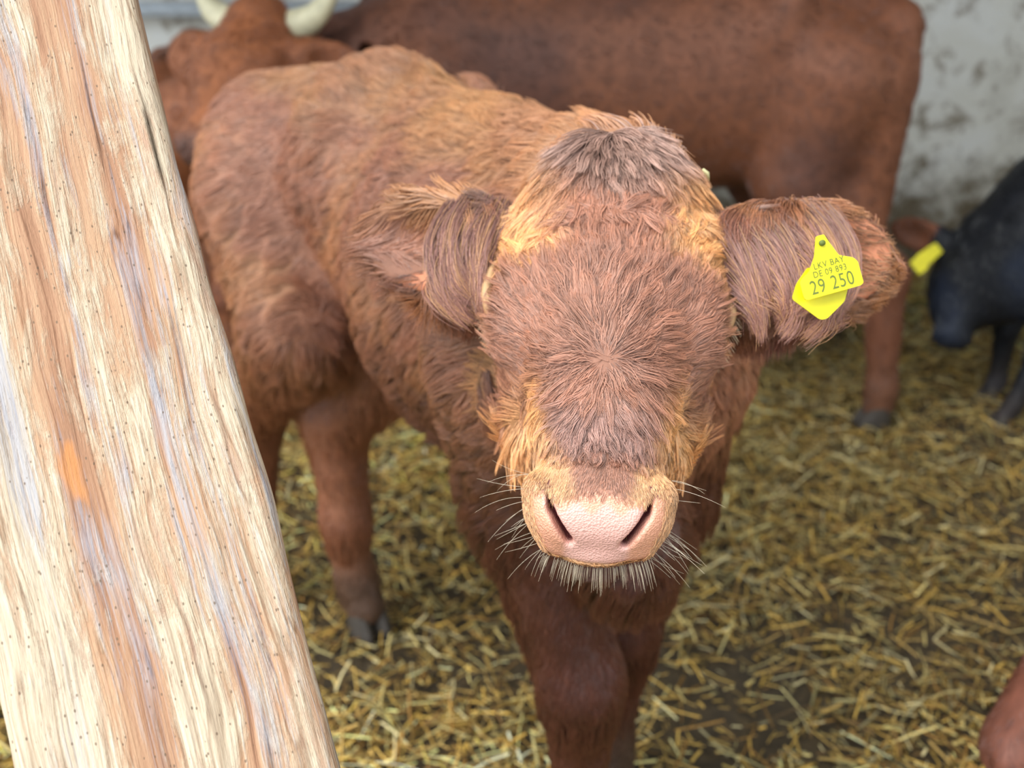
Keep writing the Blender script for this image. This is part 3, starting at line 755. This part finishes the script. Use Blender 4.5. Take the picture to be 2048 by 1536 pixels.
RED, GOLD, DARK = lin((162, 112, 89)), lin((212, 160, 104)), lin((92, 52, 40))
PALE, TAUPE, PINK = lin((206, 158, 112)), lin((172, 138, 124)), lin((224, 172, 158))
def is_head(P):
    q = H.local(P)
    return ((np.abs(q[:, 0]) < .36) & (q[:, 1] > -.26) & (q[:, 1] < .34) & (q[:, 2] > -.235 + .0 * q[:, 0]) & (P[:, 1] < 0.99) & (P[:, 2] > 0.76)
            & ((q[:, 2] > -.175) | (q[:, 1] > -.02)) & ((np.abs(q[:, 0]) < .126) | (q[:, 1] < .02)))
def is_ear(q): return (np.abs(q[:, 0]) > .122 + 0.25 * np.maximum(q[:, 1] - 0.02, 0)) & (q[:, 1] < .07)
def coat_color(P):
    """colour of the calf's coat by place, painted shade included"""
    n1 = noise(P, 14, 31)[:, None]; n2 = noise(P, 45, 32)[:, None]; n3 = noise(P, 5, 33)[:, None]
    q = H.local(P); hd = is_head(P)[:, None]; er = (is_ear(q) & hd[:, 0])[:, None]
    C = RED * 1.2 + (GOLD - RED) * (sst(0.45, 0.75, n1) * 0.25 + 0.2 * sst(0.5, 0.8, n3))
    u, v, ww = (q[:, k:k + 1] for k in range(3))
    # golden forehead corners and cheeks, taupe poll, red-brown middle
    side = sst(.020, .060, np.abs(u) + 0.04 * (n1 - .5)) * sst(.00, -.05, v) + sst(.025, .05, np.abs(u) + .03 * (n1 - .5)) * sst(.07, .11, v)
    side = np.clip(side + sst(.085, .11, np.abs(u)) * 0.6, 0, 1)
    hc = RED * 1.05 + (GOLD * 1.12 - RED) * np.clip(side * (0.65 + 0.5 * n2), 0, 1)
    topk = sst(0, -.035, v + .100 + .85 * np.abs(u) + 0.05 * (n1 - .5))
    hc = hc * (1 - topk) + TAUPE * topk
    mz = sst(.150, .175, v) * sst(.018, .040, np.abs(u) + 0.02 * (n2 - .5) + 0.6 * np.maximum(v - .175, 0))
    hc = hc * (1 - mz) + PALE * mz
    brow = sst(.11, .135, v) * sst(.170, .155, v) * sst(-.12, -.06, ww)
    hc = hc * (1 - 0.45 * brow) + (lin((112, 66, 50))) * 0.45 * brow
    mv = sst(.095, .12, v) * sst(.165, .14, v) * sst(.045, .02, np.abs(u))
    hc = hc * (1 - .5 * mv) + lin((160, 128, 120)) * .5 * mv
    ec = lin((140, 84, 68)) + (GOLD - RED) * 0.5 * n2
    tip = sst(.20, .24, np.abs(u) + 0.02 * (n1 - .5))
    ec = ec * (1 - 0.35 * tip) + GOLD * 0.9 * 0.35 * tip
    eb = sst(.092, .106, np.abs(u)) * sst(-.03, -.05, v)
    hc = hc * (1 - eb) + lin((136, 98, 80)) * eb
    hc = np.where(er, ec, hc)
    C = np.where(hd, hc, C)
    # darker fore legs and brisket (part painted shade), tan hind legs with grey feet
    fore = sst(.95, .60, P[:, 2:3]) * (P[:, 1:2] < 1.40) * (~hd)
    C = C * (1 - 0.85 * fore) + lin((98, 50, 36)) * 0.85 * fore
    hind = sst(.66, .5, P[:, 2:3]) * (P[:, 1:2] > 1.55) * (~hd)
    C = C * (1 - 0.7 * hind) + lin((176, 120, 84)) * 0.7 * hind
    foot = sst(.24, .10, P[:, 2:3])
    C = C * (1 - 0.8 * foot) + lin((104, 92, 78)) * 0.8 * foot
    under = sst(.92, .62, P[:, 2:3]) * (~hd)  # shade of the lower body and chest, painted into the coat
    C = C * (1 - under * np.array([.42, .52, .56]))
    ridge = sst(1.07, 1.14, P[:, 2:3] + 0.05 * n1) * (~hd)  # golden rim of light through the back fur, painted into the coat
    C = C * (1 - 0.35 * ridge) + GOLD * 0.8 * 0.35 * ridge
    return C * (0.86 + 0.28 * n2)

def plate(q):
    """across, out of and down the nose plate"""
    d = q - np.array([0, .192, -.058]); r = math.sqrt(.5)
    return d[:, 0], (d[:, 1] + d[:, 2]) * r, (d[:, 1] - d[:, 2]) * r
def nose_mask(q):
    """bare wet skin of the muzzle, 0..1"""
    a, d, b = plate(q)
    top = -.024 - .004 * np.cos(a * 90)
    return sst(.008, .018, d) * sst(.060, .050, np.abs(a) + .25 * np.maximum(b, 0)) * sst(top - .004, top + .004, b) * sst(.042, .036, b)

V0, Q0 = main_calf()
N0 = vnormals(V0, Q0)
q0 = H.local(V0); hd0 = is_head(V0)
nm0 = nose_mask(q0) * hd0
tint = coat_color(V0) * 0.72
pa, pd, pb = plate(q0)
rosy = np.maximum(sst(.000, .008, np.abs(pa) - np.interp(pb, [-.026, -.008, .018], [.0445, .0385, .0225])), sst(-.010, -.018, pb + .004 * np.sin(pa * 260)))[:, None] * .8
tint = tint * (1 - nm0[:, None]) + nm0[:, None] * (PINK * (1 - rosy) + lin((222, 156, 122)) * rosy)
slit = (np.abs(np.abs(pa) - np.interp(pb, [-.026, -.008, .018], [.0445, .0385, .0225])) < .006) * sst(.027, .020, pd) * (pb > -.03) * (pb < .022) * hd0
tint = tint * (1 - slit[:, None]) + slit[:, None] * lin((104, 52, 52))
e_in = np.zeros(len(V0))
for g in (-1, 1):
    e1, e2, e3 = ear_axes(H, g, **EARKW)
    c = H(g * .092, -.085, -.085) + e1 * .122 * EARL[(g + 1) // 2]
    d = V0 - c
    inside = (np.abs(d @ e1) < .078) & (np.abs(d @ e2) < .048) & (N0 @ e3 > .15) & (d @ e3 < .020) & hd0
    e_in = np.maximum(e_in, inside * 1.0)
tint = tint * (1 - e_in[:, None]) + e_in[:, None] * lin((214, 140, 104))
calf = animal('calf', V0, Q0, tint, np.maximum(nm0, 0), 'red-brown calf facing the camera with a pink nose and a yellow tag in one ear', 'calf')
FWD = nrm((.6, -.8, 0))
for ft in ((-.545, 1.78, .05), (-.305, 1.69, .05), (.105, 1.10, .05), (.16, 1.24, .05)):
    hooves(calf, np.array(ft), FWD, 1.0)
for g in (-1, 1):
    eye(calf, H, g)

# ---- fur of the head
FSET = dict()
def head_fur():
    count = int(200000 * FUR)
    wgt = hd0 * (1 - nm0) * np.where(e_in > 0, 0.06, 1.0)
    eyed = np.linalg.norm((np.abs(q0) - np.array([.104, 0, 0])) * np.array([1, 0, 0]) + (q0 - np.array([0, -.010, -.077])) * np.array([0, 1, 1]), axis=1)
    wgt = wgt * sst(.028, .040, eyed)
    P, n = sample(V0, Q0, N0, count, wgt.astype(float))
    q = H.local(P); u, v, ww = q.T
    ear = is_ear(q)
    # growth direction in the head frame: out of a whorl between the eyes, out of a second one on the poll
    d1 = np.stack([u, (v - .080), 0 * u], 1); r1 = np.linalg.norm(d1, axis=1, keepdims=True) + 1e-5
    d2 = np.stack([u + .006, (v + .180), 0 * u], 1); r2 = np.linalg.norm(d2, axis=1, keepdims=True) + 1e-5
    wk = sst(-.055, -.085, v + 0.06 * (noise(P, 18, 41) - .5))[:, None]
    d1 = d1 + rng.normal(0, .004, d1.shape) * np.exp(-r1 / .008)
    D = (d1 / r1) * (1 - wk) + (d2 / r2) * wk
    D[:, 1] += 0.75 * sst(.10, .16, v)                 # down the nose
    for sc, am in ((20, .50), (55, .45)):
        D[:, 0] += am * (noise(P, sc, 42) - .5) * 2; D[:, 1] += am * (noise(P, sc, 43) - .5) * 2
    D = D[:, :1] * H.u + D[:, 1:2] * H.v + D[:, 2:] * H.w
    D = D - H.w * sst(.07, .10, np.abs(u))[:, None] * 0.6
    L = 0.022 + 0.012 * noise(P, 12, 44)
    top = rng.random(len(P)) < .30
    L = L * np.where(top, 1.25, .9) * (1 - .5 * sst(.12, .165, v))
    L = L + 0.012 * sst(-.10, -.16, v) + 0.010 * sst(.09, .13, v) * sst(.05, .08, np.abs(u))
    tuft = sst(.055, .085, v) * sst(.13, .11, v) * sst(.06, .075, np.abs(u))
    L = (L + .008 * tuft) * (1 - .35 * sst(.09, .12, v) * sst(.045, .06, np.abs(u))); lift = 0
    L = np.where(v > .165, 0.007 + 0 * L, L)
    lift = 0.13 + 0.16 * tuft + 0.20 * sst(-.11, -.16, v) + 0.08 * sst(.12, .15, v)
    curl = np.where(v > .10, 0.0014, 0.0016) * (v < .165)
    clump = np.where(v > .165, 0.2, np.where(top, .85, 0.35))
    lift = lift + .05 * top
    # ears
    g = np.sign(u)
    base = sst(.205, .165, np.abs(u))
    DE = (g * (0.75 - 1.0 * base))[:, None] * H.u + (0.25 + 0.9 * base)[:, None] * H.v + H.w * 0.15 + np.array([0, 0, -0.5]) * base[:, None]
    up = (n @ UP > 0.55)
    DE = np.where((up & (base < .6))[:, None], g[:, None] * H.u * 1.0 - H.v * 0.15, DE)
    D = np.where(ear[:, None], DE, D)
    L = np.where(ear, 0.020 + 0.022 * base + 0.012 * noise(P, 15, 46), L)
    lift = np.where(ear, 0.22 + 0.06 * base, lift)
    clump = np.where(ear, 0.4, clump); curl = np.where(ear, 0.002, curl)
    grav = np.where(ear, 0.75 * base + 0.1, 0.06)
    pts = strands(P, n, D, L * (0.65 + 0.6 * rng.random(len(P))), lift=lift, npt=7, clump=clump, nclump=int(7000 * max(FUR, .3)), curl=curl, curl_f=1.3, grav=grav, jitter=0.14)
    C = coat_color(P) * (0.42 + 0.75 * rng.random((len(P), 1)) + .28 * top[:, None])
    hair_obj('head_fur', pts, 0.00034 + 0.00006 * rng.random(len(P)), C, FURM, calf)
head_fur()

# ---- long tassels on the ears
def tassels():
    PT, CC = [], []
    for g in (-1, 1):
        e1, e2, e3 = ear_axes(H, g, **EARKW)
        sp = (.060, .100)[(g + 1) // 2]; t0 = (.112, .140)[(g + 1) // 2]
        er = np.where(hd0 & (g * q0[:, 0] > .095) & (q0[:, 1] < .0) & (N0 @ e3 > -.2) & (e_in < .5))[0]
        kd = KDTree(len(er))
        for i, e in enumerate(er): kd.insert(V0[e], i)
        kd.balance()
        lk = np.random.default_rng(40 + g).normal(size=(14, 4))
        for k in range(int(9000 * FUR)):
            t = rng.random(); j = lk[int(t * 13.99)]
            a = H(g * (.100 + (sp + .012) * t), -.165 + .13 * rng.random() ** .8 - .02 * t, -.095 + .03 * rng.random()) + e3 * .012
            ke = er[kd.find(a)[1]]; a = V0[ke] + N0[ke] * .001 + rng.normal(0, .0025, 3)
            fr = .40 + .60 * rng.random() ** .5
            tip = H(g * (t0 + (.022, .055)[(g + 1) // 2] * t + .003 * j[0] + .003 * rng.normal()), -.004 - .012 * t + .012 * j[1] + .006 * rng.normal(), -.070 + .008 * j[2])
            mid = 0.45 * a + .55 * tip + e3 * (.026 + .006 * j[3]) + H.u * g * (.55 * sp * t + .010 + .005 * j[0])
            s = np.linspace(0, fr, 8)[:, None]
            PT.append((1 - s) ** 2 * a + 2 * s * (1 - s) * mid + s * s * tip + rng.normal(0, .0010, 3))
            CC.append((lin((160, 112, 98)) if rng.random() < .75 else GOLD * .75 + lin((160, 112, 98)) * .25) * (0.6 + 0.6 * rng.random()))
    hair_obj('ear_tassels', np.array(PT), 0.00030, np.array(CC), FURM, calf)
tassels()

# ---- fur of the body
def body_fur():
    far = np.where(V0[:, 1] > 1.5, 0.6, 1.0) * np.where(V0[:, 0] < -0.35, 0.8, 1)
    wgt = (~hd0) * far * (V0[:, 2] > 0.07)
    P, n = sample(V0, Q0, N0, int(150000 * FUR), wgt)
    back = nrm(np.where(P[:, 1:2] < 1.6, np.array([[-.5, .86, 0.0]]), np.array([[-.8, .6, 0.0]])))
    side = 1 - np.abs(n[:, 2:3])
    D = back + np.array([0, 0, -1.0]) * (0.15 + 0.75 * side)
    legm = sst(.66, .52, P[:, 2:3])
    D = D * (1 - legm) + np.array([0, 0, -1.0]) * legm
    D = D + 0.55 * np.stack([noise(P, 7, 50 + k) - .5 for k in range(3)], 1) * (1 - .6 * legm)
    L = (0.030 + 0.014 * noise(P, 9, 55)) * (1 - .55 * legm[:, 0])
    belly = sst(.68, .60, P[:, 2]) * (n[:, 2] < -.2) * (P[:, 1] > 1.0)
    L = L + 0.03 * belly
    pts = strands(P, n, D, L * (0.6 + 0.7 * rng.random(len(P))), lift=0.17, npt=6, clump=0.55 - .25 * legm[:, 0], nclump=int(3200 * max(FUR, .3)), curl=0.0022 * (1 - .8 * legm[:, 0]), curl_f=0.8, grav=0.15 + .7 * belly, jitter=0.12)
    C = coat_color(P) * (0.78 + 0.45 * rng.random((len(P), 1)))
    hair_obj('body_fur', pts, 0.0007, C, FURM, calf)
body_fur()

# ---- whiskers, eyelashes, pale eyelids
def whiskers():
    PT = []
    m = nrm(H.v + H.w); t = nrm(H.v - H.w); M = H(0, .192, -.058)
    for g in (-1, 1):
        for k in range(24):
            low = rng.random() < .7
            b = rng.uniform(.008, .040) if low else rng.uniform(-.030, .0)
            a = M + g * H.u * (.060 - 14 * max(b, 0) ** 2) + m * .008 * rng.normal() + t * b
            L = .016 + .030 * rng.random() if low else .022 + .026 * rng.random()
            d = nrm(H.u * g * (0.8 + .3 * rng.random()) + t * ((.3 + .6 * rng.random()) if low else .2 * rng.normal()) + m * (.25 + .25 * rng.normal()))
            bend = t * .4 * rng.normal() - UP * .3
            s = np.linspace(0, 1, 7)[:, None]
            PT.append(a + d * L * s + bend * L * s * s * .45)
    for k in range(120):                                   # chin beard
        u = rng.uniform(-.046, .046)
        a = M + H.u * u + m * (.012 + .012 * rng.random()) + t * (.046 - 5 * u * u)
        d = nrm(H.u * u * 10 + t * .9 + m * .3 * rng.normal()); s = np.linspace(0, 1, 7)[:, None]
        L = .008 + .011 * rng.random()
        PT.append(a + d * L * s - UP * L * .4 * s * s)
    hair_obj('whiskers', np.array(PT), 0.00015, lin((226, 212, 186)), FURM, calf)
whiskers()
def lids():
    for g in (-1, 1):
        path = [H(g * (.1150 - .010 * t * (t > 0) - .010 * abs(t) ** 3), -.012 + .040 * t, -.064 + .014 * (g < 0) - .006 * t - .006 * abs(t) ** 2) for t in np.linspace(-1, 1, 13)]
        V, F = tube(path, .0052 * (1 - .75 * np.abs(np.linspace(-1, 1, 13)) ** 2) + .0008, 10)
        lid = link('eyelid', poly_mesh('eyelid', V, F), calf, plain('pale eyelid', (196, 156, 112), .6, .2, 90))
        lid['label'] = 'pale cream upper eyelid'
        PT = []
        for k in range(36):
            t = rng.uniform(-.3, 1)
            a = H(g * (.1150 - .010 * t * (t > 0) - .010 * abs(t) ** 3), -.012 + .040 * t, -.070 - .006 * t)
            d = nrm(H.dir(g * .8, .75 + .2 * rng.normal(), -.3 + .2 * rng.normal())); s = np.linspace(0, 1, 6)[:, None]
            PT.append(a + d * .017 * s + H.dir(0, .1, -.3) * .01 * s * s)
        hair_obj('eyelashes', np.array(PT), 0.00028, lin((208, 184, 150)), FURM, lid)
lids()

# ---- ear tag
def tag_plate(name, origin, X, Y, outline, th, parent, mat):
    Z = np.cross(X, Y); n = len(outline)
    V = [origin + X * p[0] + Y * p[1] + Z * z for z in (th / 2, -th / 2) for p in outline]
    F = [tuple(range(n)), tuple(range(2 * n - 1, n - 1, -1))] + [(i + n, (i + 1) % n + n, (i + 1) % n, i) for i in range(n)]
    me = bpy.data.meshes.new(name); me.from_pydata([tuple(v) for v in V], [], F); me.update()
    return link(name, me, parent, mat)
def rounded(pts, r, k=5):
    out = []; n = len(pts); P = np.asarray(pts, float)
    for i in range(n):
        a, b, c = P[i - 1], P[i], P[(i + 1) % n]
        p0 = b + nrm(a - b) * r; p1 = b + nrm(c - b) * r
        for t in np.linspace(0, 1, k): out.append((1 - t) ** 2 * p0 + 2 * t * (1 - t) * b + t * t * p1)
    return out
def text_mesh(name, body, size, origin, X, Y, parent, mat, squeeze=1.0):
    cu = bpy.data.curves.new(name, 'FONT'); cu.body = body; cu.size = size; cu.align_x = 'CENTER'; cu.align_y = 'CENTER'; cu.extrude = 0.00012; cu.space_character = 1.08
    o = bpy.data.objects.new(name, cu); COL.objects.link(o)
    me = bpy.data.meshes.new_from_object(o.evaluated_get(bpy.context.evaluated_depsgraph_get()))
    bpy.data.objects.remove(o)
    Z = np.cross(X, Y)
    for vt in me.vertices:
        p = vt.co; vt.co = Vector(origin + X * p.x * squeeze + Y * p.y + Z * p.z)
    return link(name, me, parent, mat)
def ear_tag():
    d = 0.884
    c = at(1664, 545, d); k = d / FPX
    right = nrm(at(1764, 545, d) - c); upv = nrm(at(1664, 445, d) - c)
    a = math.radians(15.5)
    X = right * math.cos(a) + upv * math.sin(a); Y = upv * math.cos(a) - right * math.sin(a)
    root = bpy.data.objects.new('ear_tag', None); COL.objects.link(root); root.parent = calf
    root['label'] = 'yellow two-piece plastic tag hanging in the ear'
    o = [(-12, 78), (4, 78), (10, 60), (22, 30), (48, 18), (55, 8), (55, -36), (48, -40), (-64, -40), (-68, -34), (-68, -2), (-62, 4), (-44, 14), (-26, 40)]
    plate = tag_plate('front_plate', c, X, Y, rounded([(p[0] * k, p[1] * k) for p in o], 3.2 * k), .0016, root, YEL)
    Zt = np.cross(X, Y)
    w0 = c + Zt * .0011
    ink = lambda nm, t, s, x, y, q: text_mesh(nm, t, s * k, w0 + X * x * k + Y * y * k, X, Y, plate, INK, q)
    ink('lettering', 'LKV BAY', 18, -2, 20, .86)
    ink('lettering', 'DE 09 893', 18, -4, 4, .84)
    ink('number', '29 250', 40, -6, -21, .76)
    b = math.radians(-20)
    X2 = right * math.cos(b) + upv * math.sin(b); Y2 = upv * math.cos(b) - right * math.sin(b)
    o2 = [(-50, 40), (40, 40), (44, 0), (22, -46), (10, -52), (-58, -32), (-60, 0)]
    tag_plate('rear_plate', at(1648, 588, d + .012), X2, Y2, rounded([(p[0] * k, p[1] * k) for p in o2], 6 * k), .0016, root, YEL)
    pos = c + X * -5 * k + Y * 62 * k
    V, F = tube([pos - Zt * .012, pos, pos + Zt * .004], 6 * k, 14)
    link('stud', poly_mesh('stud', V, F), root, INK)
ear_tag()

# ---- a bit of straw caught in the fur
def straw_bit(px, py, label):
    d = V0[:, 1] * CP - (V0[:, 2] - CAM_H) * SP; u = V0[:, 1] * SP + (V0[:, 2] - CAM_H) * CP
    X = 1024 + V0[:, 0] / d * FPX; Y = 768 - u / d * FPX
    k = np.argmin(np.hypot(X - px, Y - py) + 400 * d + 1e6 * ~hd0)
    c = V0[k] + N0[k] * .017; t = nrm(np.cross(N0[k], H.v))
    V, F = tube([c - t * .007, c + N0[k] * .001, c + t * .007 - UP * .002], [.0016, .0028, .0014], 8)
    o = link('straw_piece', poly_mesh('straw_piece', V, F), None, plain('pale straw', (226, 216, 160), .5, 0, 60))
    return tag(o, label, 'straw')
straw_bit(1440, 340, 'tiny pale bit of straw caught in the fur above the tagged ear')

# ---------------- brown cow standing across the back of the pen
def brown_color(P, base=(98, 61, 47), hi=(124, 76, 52)):
    n = noise(P, 4, 61)[:, None]; n2 = noise(P, 25, 62)[:, None]
    C = lin(base) + (lin(hi) - lin(base)) * sst(.35, .7, n)
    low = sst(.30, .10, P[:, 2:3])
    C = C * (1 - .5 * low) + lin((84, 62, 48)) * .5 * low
    return C * (.85 + .3 * n2)
def back_cow():
    s = 1.10; T = transform((0.21, 2.76), math.pi, s)
    fd = Field(*grid((-1.05, 2.2, -.02), (1.45, 3.3, 1.45), .016))
    quad(fd, T, dict(hind_right=[(-.46, .14, .64), (-.52, .13, .45), (-.44, .13, .11), (-.42, .13, .05)], hind_left=[(-.48, .15, .66), (-.74, .13, .42), (-.78, .13, .11), (-.78, .13, .05)], tail=[(-.70, 0, 1.06), (-.75, 0, .95), (-.745, 0, .62), (-.74, 0, .50)]), s)
    fd.cone(T(.34, 0, .92), T(.60, -.06, .90), .19 * s, .12 * s, .06)
    HB = Frame(T(.63, -.13, .91), (-.40, -.05, -.90), (0, -1, 0), 1.0)
    head(fd, HB)
    V, Q = fd.mesh(2)
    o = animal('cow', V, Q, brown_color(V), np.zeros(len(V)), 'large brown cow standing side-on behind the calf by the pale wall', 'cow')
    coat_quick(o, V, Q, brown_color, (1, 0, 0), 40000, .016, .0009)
    for p in ((-.78, .13), (-.42, -.13), (.37, .13), (.37, -.13)): hooves(o, T(p[0], p[1], .05), (-1, 0, 0), s)
    for g in (-1, 1): eye(o, HB, g)
back_cow()

# ---------------- horned cow looking over the calf's rump
def horned_cow():
    O = at(446, 110, 2.36)
    HC = Frame(O, at(345, 290, 2.20) - at(474, 0, 2.38), at(560, 60, 2.36) - at(400, 110, 2.36), 1.12)
    s = .86; T = transform((-1.02, 3.2), -math.pi / 2 + .10, s)
    fd = Field(*grid((-1.5, 2.0, -.02), (-.2, 4.1, 1.5), .014))
    quad(fd, T, None, s)
    fd.cone(T(.34, 0, .88), HC(0, -.06, -.17), .16, .11, .06)
    head(fd, HC, True, dict(droop=-.05, back=0.3), True, (.70, .85))
    V, Q = fd.mesh(2)
    def col(P):
        C = brown_color(P, (126, 74, 50), (158, 96, 60)); q = HC.local(P)
        mz = (sst(.16, .22, q[:, 1]) * (np.abs(q[:, 0]) < .1) * (q[:, 2] > -.2) * (q[:, 1] < .4))[:, None]
        return C * (1 - .75 * mz) + lin((60, 48, 50)) * .75 * mz
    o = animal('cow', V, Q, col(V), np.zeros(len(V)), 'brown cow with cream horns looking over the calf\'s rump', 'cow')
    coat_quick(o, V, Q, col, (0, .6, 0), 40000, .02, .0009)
    for g in (-1, 1):
        pts = [HC(g * .055, -.165, -.09), HC(g * .085, -.178, -.085), HC(g * .125, -.190, -.07), HC(g * .155, -.225, -.05), HC(g * .165, -.27, -.03)]
        t = np.linspace(0, 1, 16); P = np.array([np.interp(t, np.linspace(0, 1, 5), np.array(pts)[:, k]) for k in range(3)]).T
        P = (P + np.roll(P, 1, 0) + np.roll(P, -1, 0)) / 3; P[0], P[-1] = pts[0], pts[-1]
        V2, F2 = tube(P, .042 * (1 - t) ** .7 + .006, 14)
        h = link('horn', poly_mesh('horn', V2, F2), o, HORN); h['label'] = 'cream horn'
        eye(o, HC, g)
    for p in ((-.61, .13), (-.61, -.13), (.37, .13), (.37, -.13)): hooves(o, T(p[0], p[1], .05), (.12, -1, 0), s)
horned_cow()

# ---------------- small black calf at the right
def black_calf():
    s = .72; T = transform((1.74, 2.70), math.pi + .10, s)
    fd = Field(*grid((.85, 2.3, -.02), (2.5, 3.4, .95), .012))
    quad(fd, T, dict(fore_left=[(.30, .15, .62), (.37, .13, .36), (.43, .13, .12), (.47, .13, .05)]), s)
    HK = Frame(at(1952, 560, 2.78), (-.25, -.22, -.95), (.9, -.2, .1), .88)
    fd.cone(T(.36, 0, .90), HK(0, -.02, -.10), .15, .085, .06)
    fd.cone(T(.42, 0, .78), HK(0, .02, -.12), .14, .095, .06)
    fd.cone(T(.40, .05, .62), HK(0, .10, -.12), .11, .07, .06)
    KW = dict(droop=-.10, back=.20, open_=(.3, .9))
    head(fd, HK, True, KW)
    V, Q = fd.mesh(2)
    e1, e2, e3 = ear_axes(HK, -1, **KW)
    c = HK(-.092, -.085, -.085) + e1 * .105 * HK.s
    N = vnormals(V, Q)
    def col(P):
        n = noise(P, 6, 71)[:, None]; n2 = noise(P, 22, 72)[:, None]
        C = lin((16, 19, 26)) + (lin((30, 38, 54)) - lin((16, 19, 26))) * sst(.4, .7, n)
        foot = sst(.20, .05, P[:, 2:3]); C = C * (1 - .4 * foot) + lin((70, 58, 50)) * .4 * foot
        er = sst(.125, .09, np.linalg.norm((P - c) / HK.s, axis=1))[:, None] * ((((P - c) @ e1) > -.045 * HK.s)[:, None])
        return (C * (1 - er) + lin((120, 72, 48)) * er) * (.8 + .4 * n2)
    o = animal('calf', V, Q, col(V), np.zeros(len(V)), 'small black calf with a yellow ear tag beside the cow\'s hind leg', 'calf')
    coat_quick(o, V, Q, col, (1, 0, 0), 25000, .016, .0008)
    for p in ((-.61, .13), (-.61, -.13), (.47, .13), (.37, -.13)): hooves(o, T(p[0], p[1], .05), (-1, -.1, 0), s * 1.05)
    for g in (-1, 1): eye(o, HK, g)
    root = bpy.data.objects.new('ear_tag', None); COL.objects.link(root); root.parent = o; root['label'] = 'yellow ear tag'
    k = 2.82 / FPX; cc = at(1858, 510, 2.83)
    right = nrm(at(1958, 510, 2.83) - cc); upv = nrm(at(1858, 410, 2.83) - cc)
    a = math.radians(38); X = right * math.cos(a) + upv * math.sin(a); Y = upv * math.cos(a) - right * math.sin(a)
    tag_plate('tag_plate', cc, X, Y, rounded([(-28 * k, -13 * k), (-20 * k, -15 * k), (26 * k, -12 * k), (26 * k, 12 * k), (-20 * k, 15 * k), (-28 * k, 13 * k)], 3 * k), .002, root, YEL)
    c2 = at(1838, 530, 2.825)
    tag_plate('rear_plate', c2, X, Y, rounded([(-12 * k, -16 * k), (12 * k, -16 * k), (12 * k, 16 * k), (-12 * k, 16 * k)], 3 * k), .002, root, YEL)
black_calf()

# ---------------- calf with its head down at the lower right corner
def corner_calf():
    s = .85; T = transform((1.62, 1.05), math.pi - .12, s)
    fd = Field(*grid((.45, .5, -.02), (2.5, 1.7, 1.15), .011))
    quad(fd, T, None, s)
    HD = Frame(at(2095, 1255, 1.36), (-.45, -.10, -.90), (-.35, -.9, .22), .95)
    fd.cone(T(.36, 0, .86), HD(0, -.05, -.14), .16, .10, .06)
    fd.cone(T(.42, 0, .74), HD(0, .02, -.16), .14, .09, .06)
    head(fd, HD)
    V, Q = fd.mesh(2)
    col = lambda P: brown_color(P, (112, 68, 56), (122, 74, 58))
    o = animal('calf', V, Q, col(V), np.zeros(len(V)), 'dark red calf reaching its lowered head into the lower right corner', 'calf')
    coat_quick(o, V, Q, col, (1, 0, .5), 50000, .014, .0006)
    for p in ((-.61, .13), (-.61, -.13), (.37, .13), (.37, -.13)): hooves(o, T(p[0], p[1], .05), (-1, .1, 0), s)
    for g in (-1, 1): eye(o, HD, g)
corner_calf()
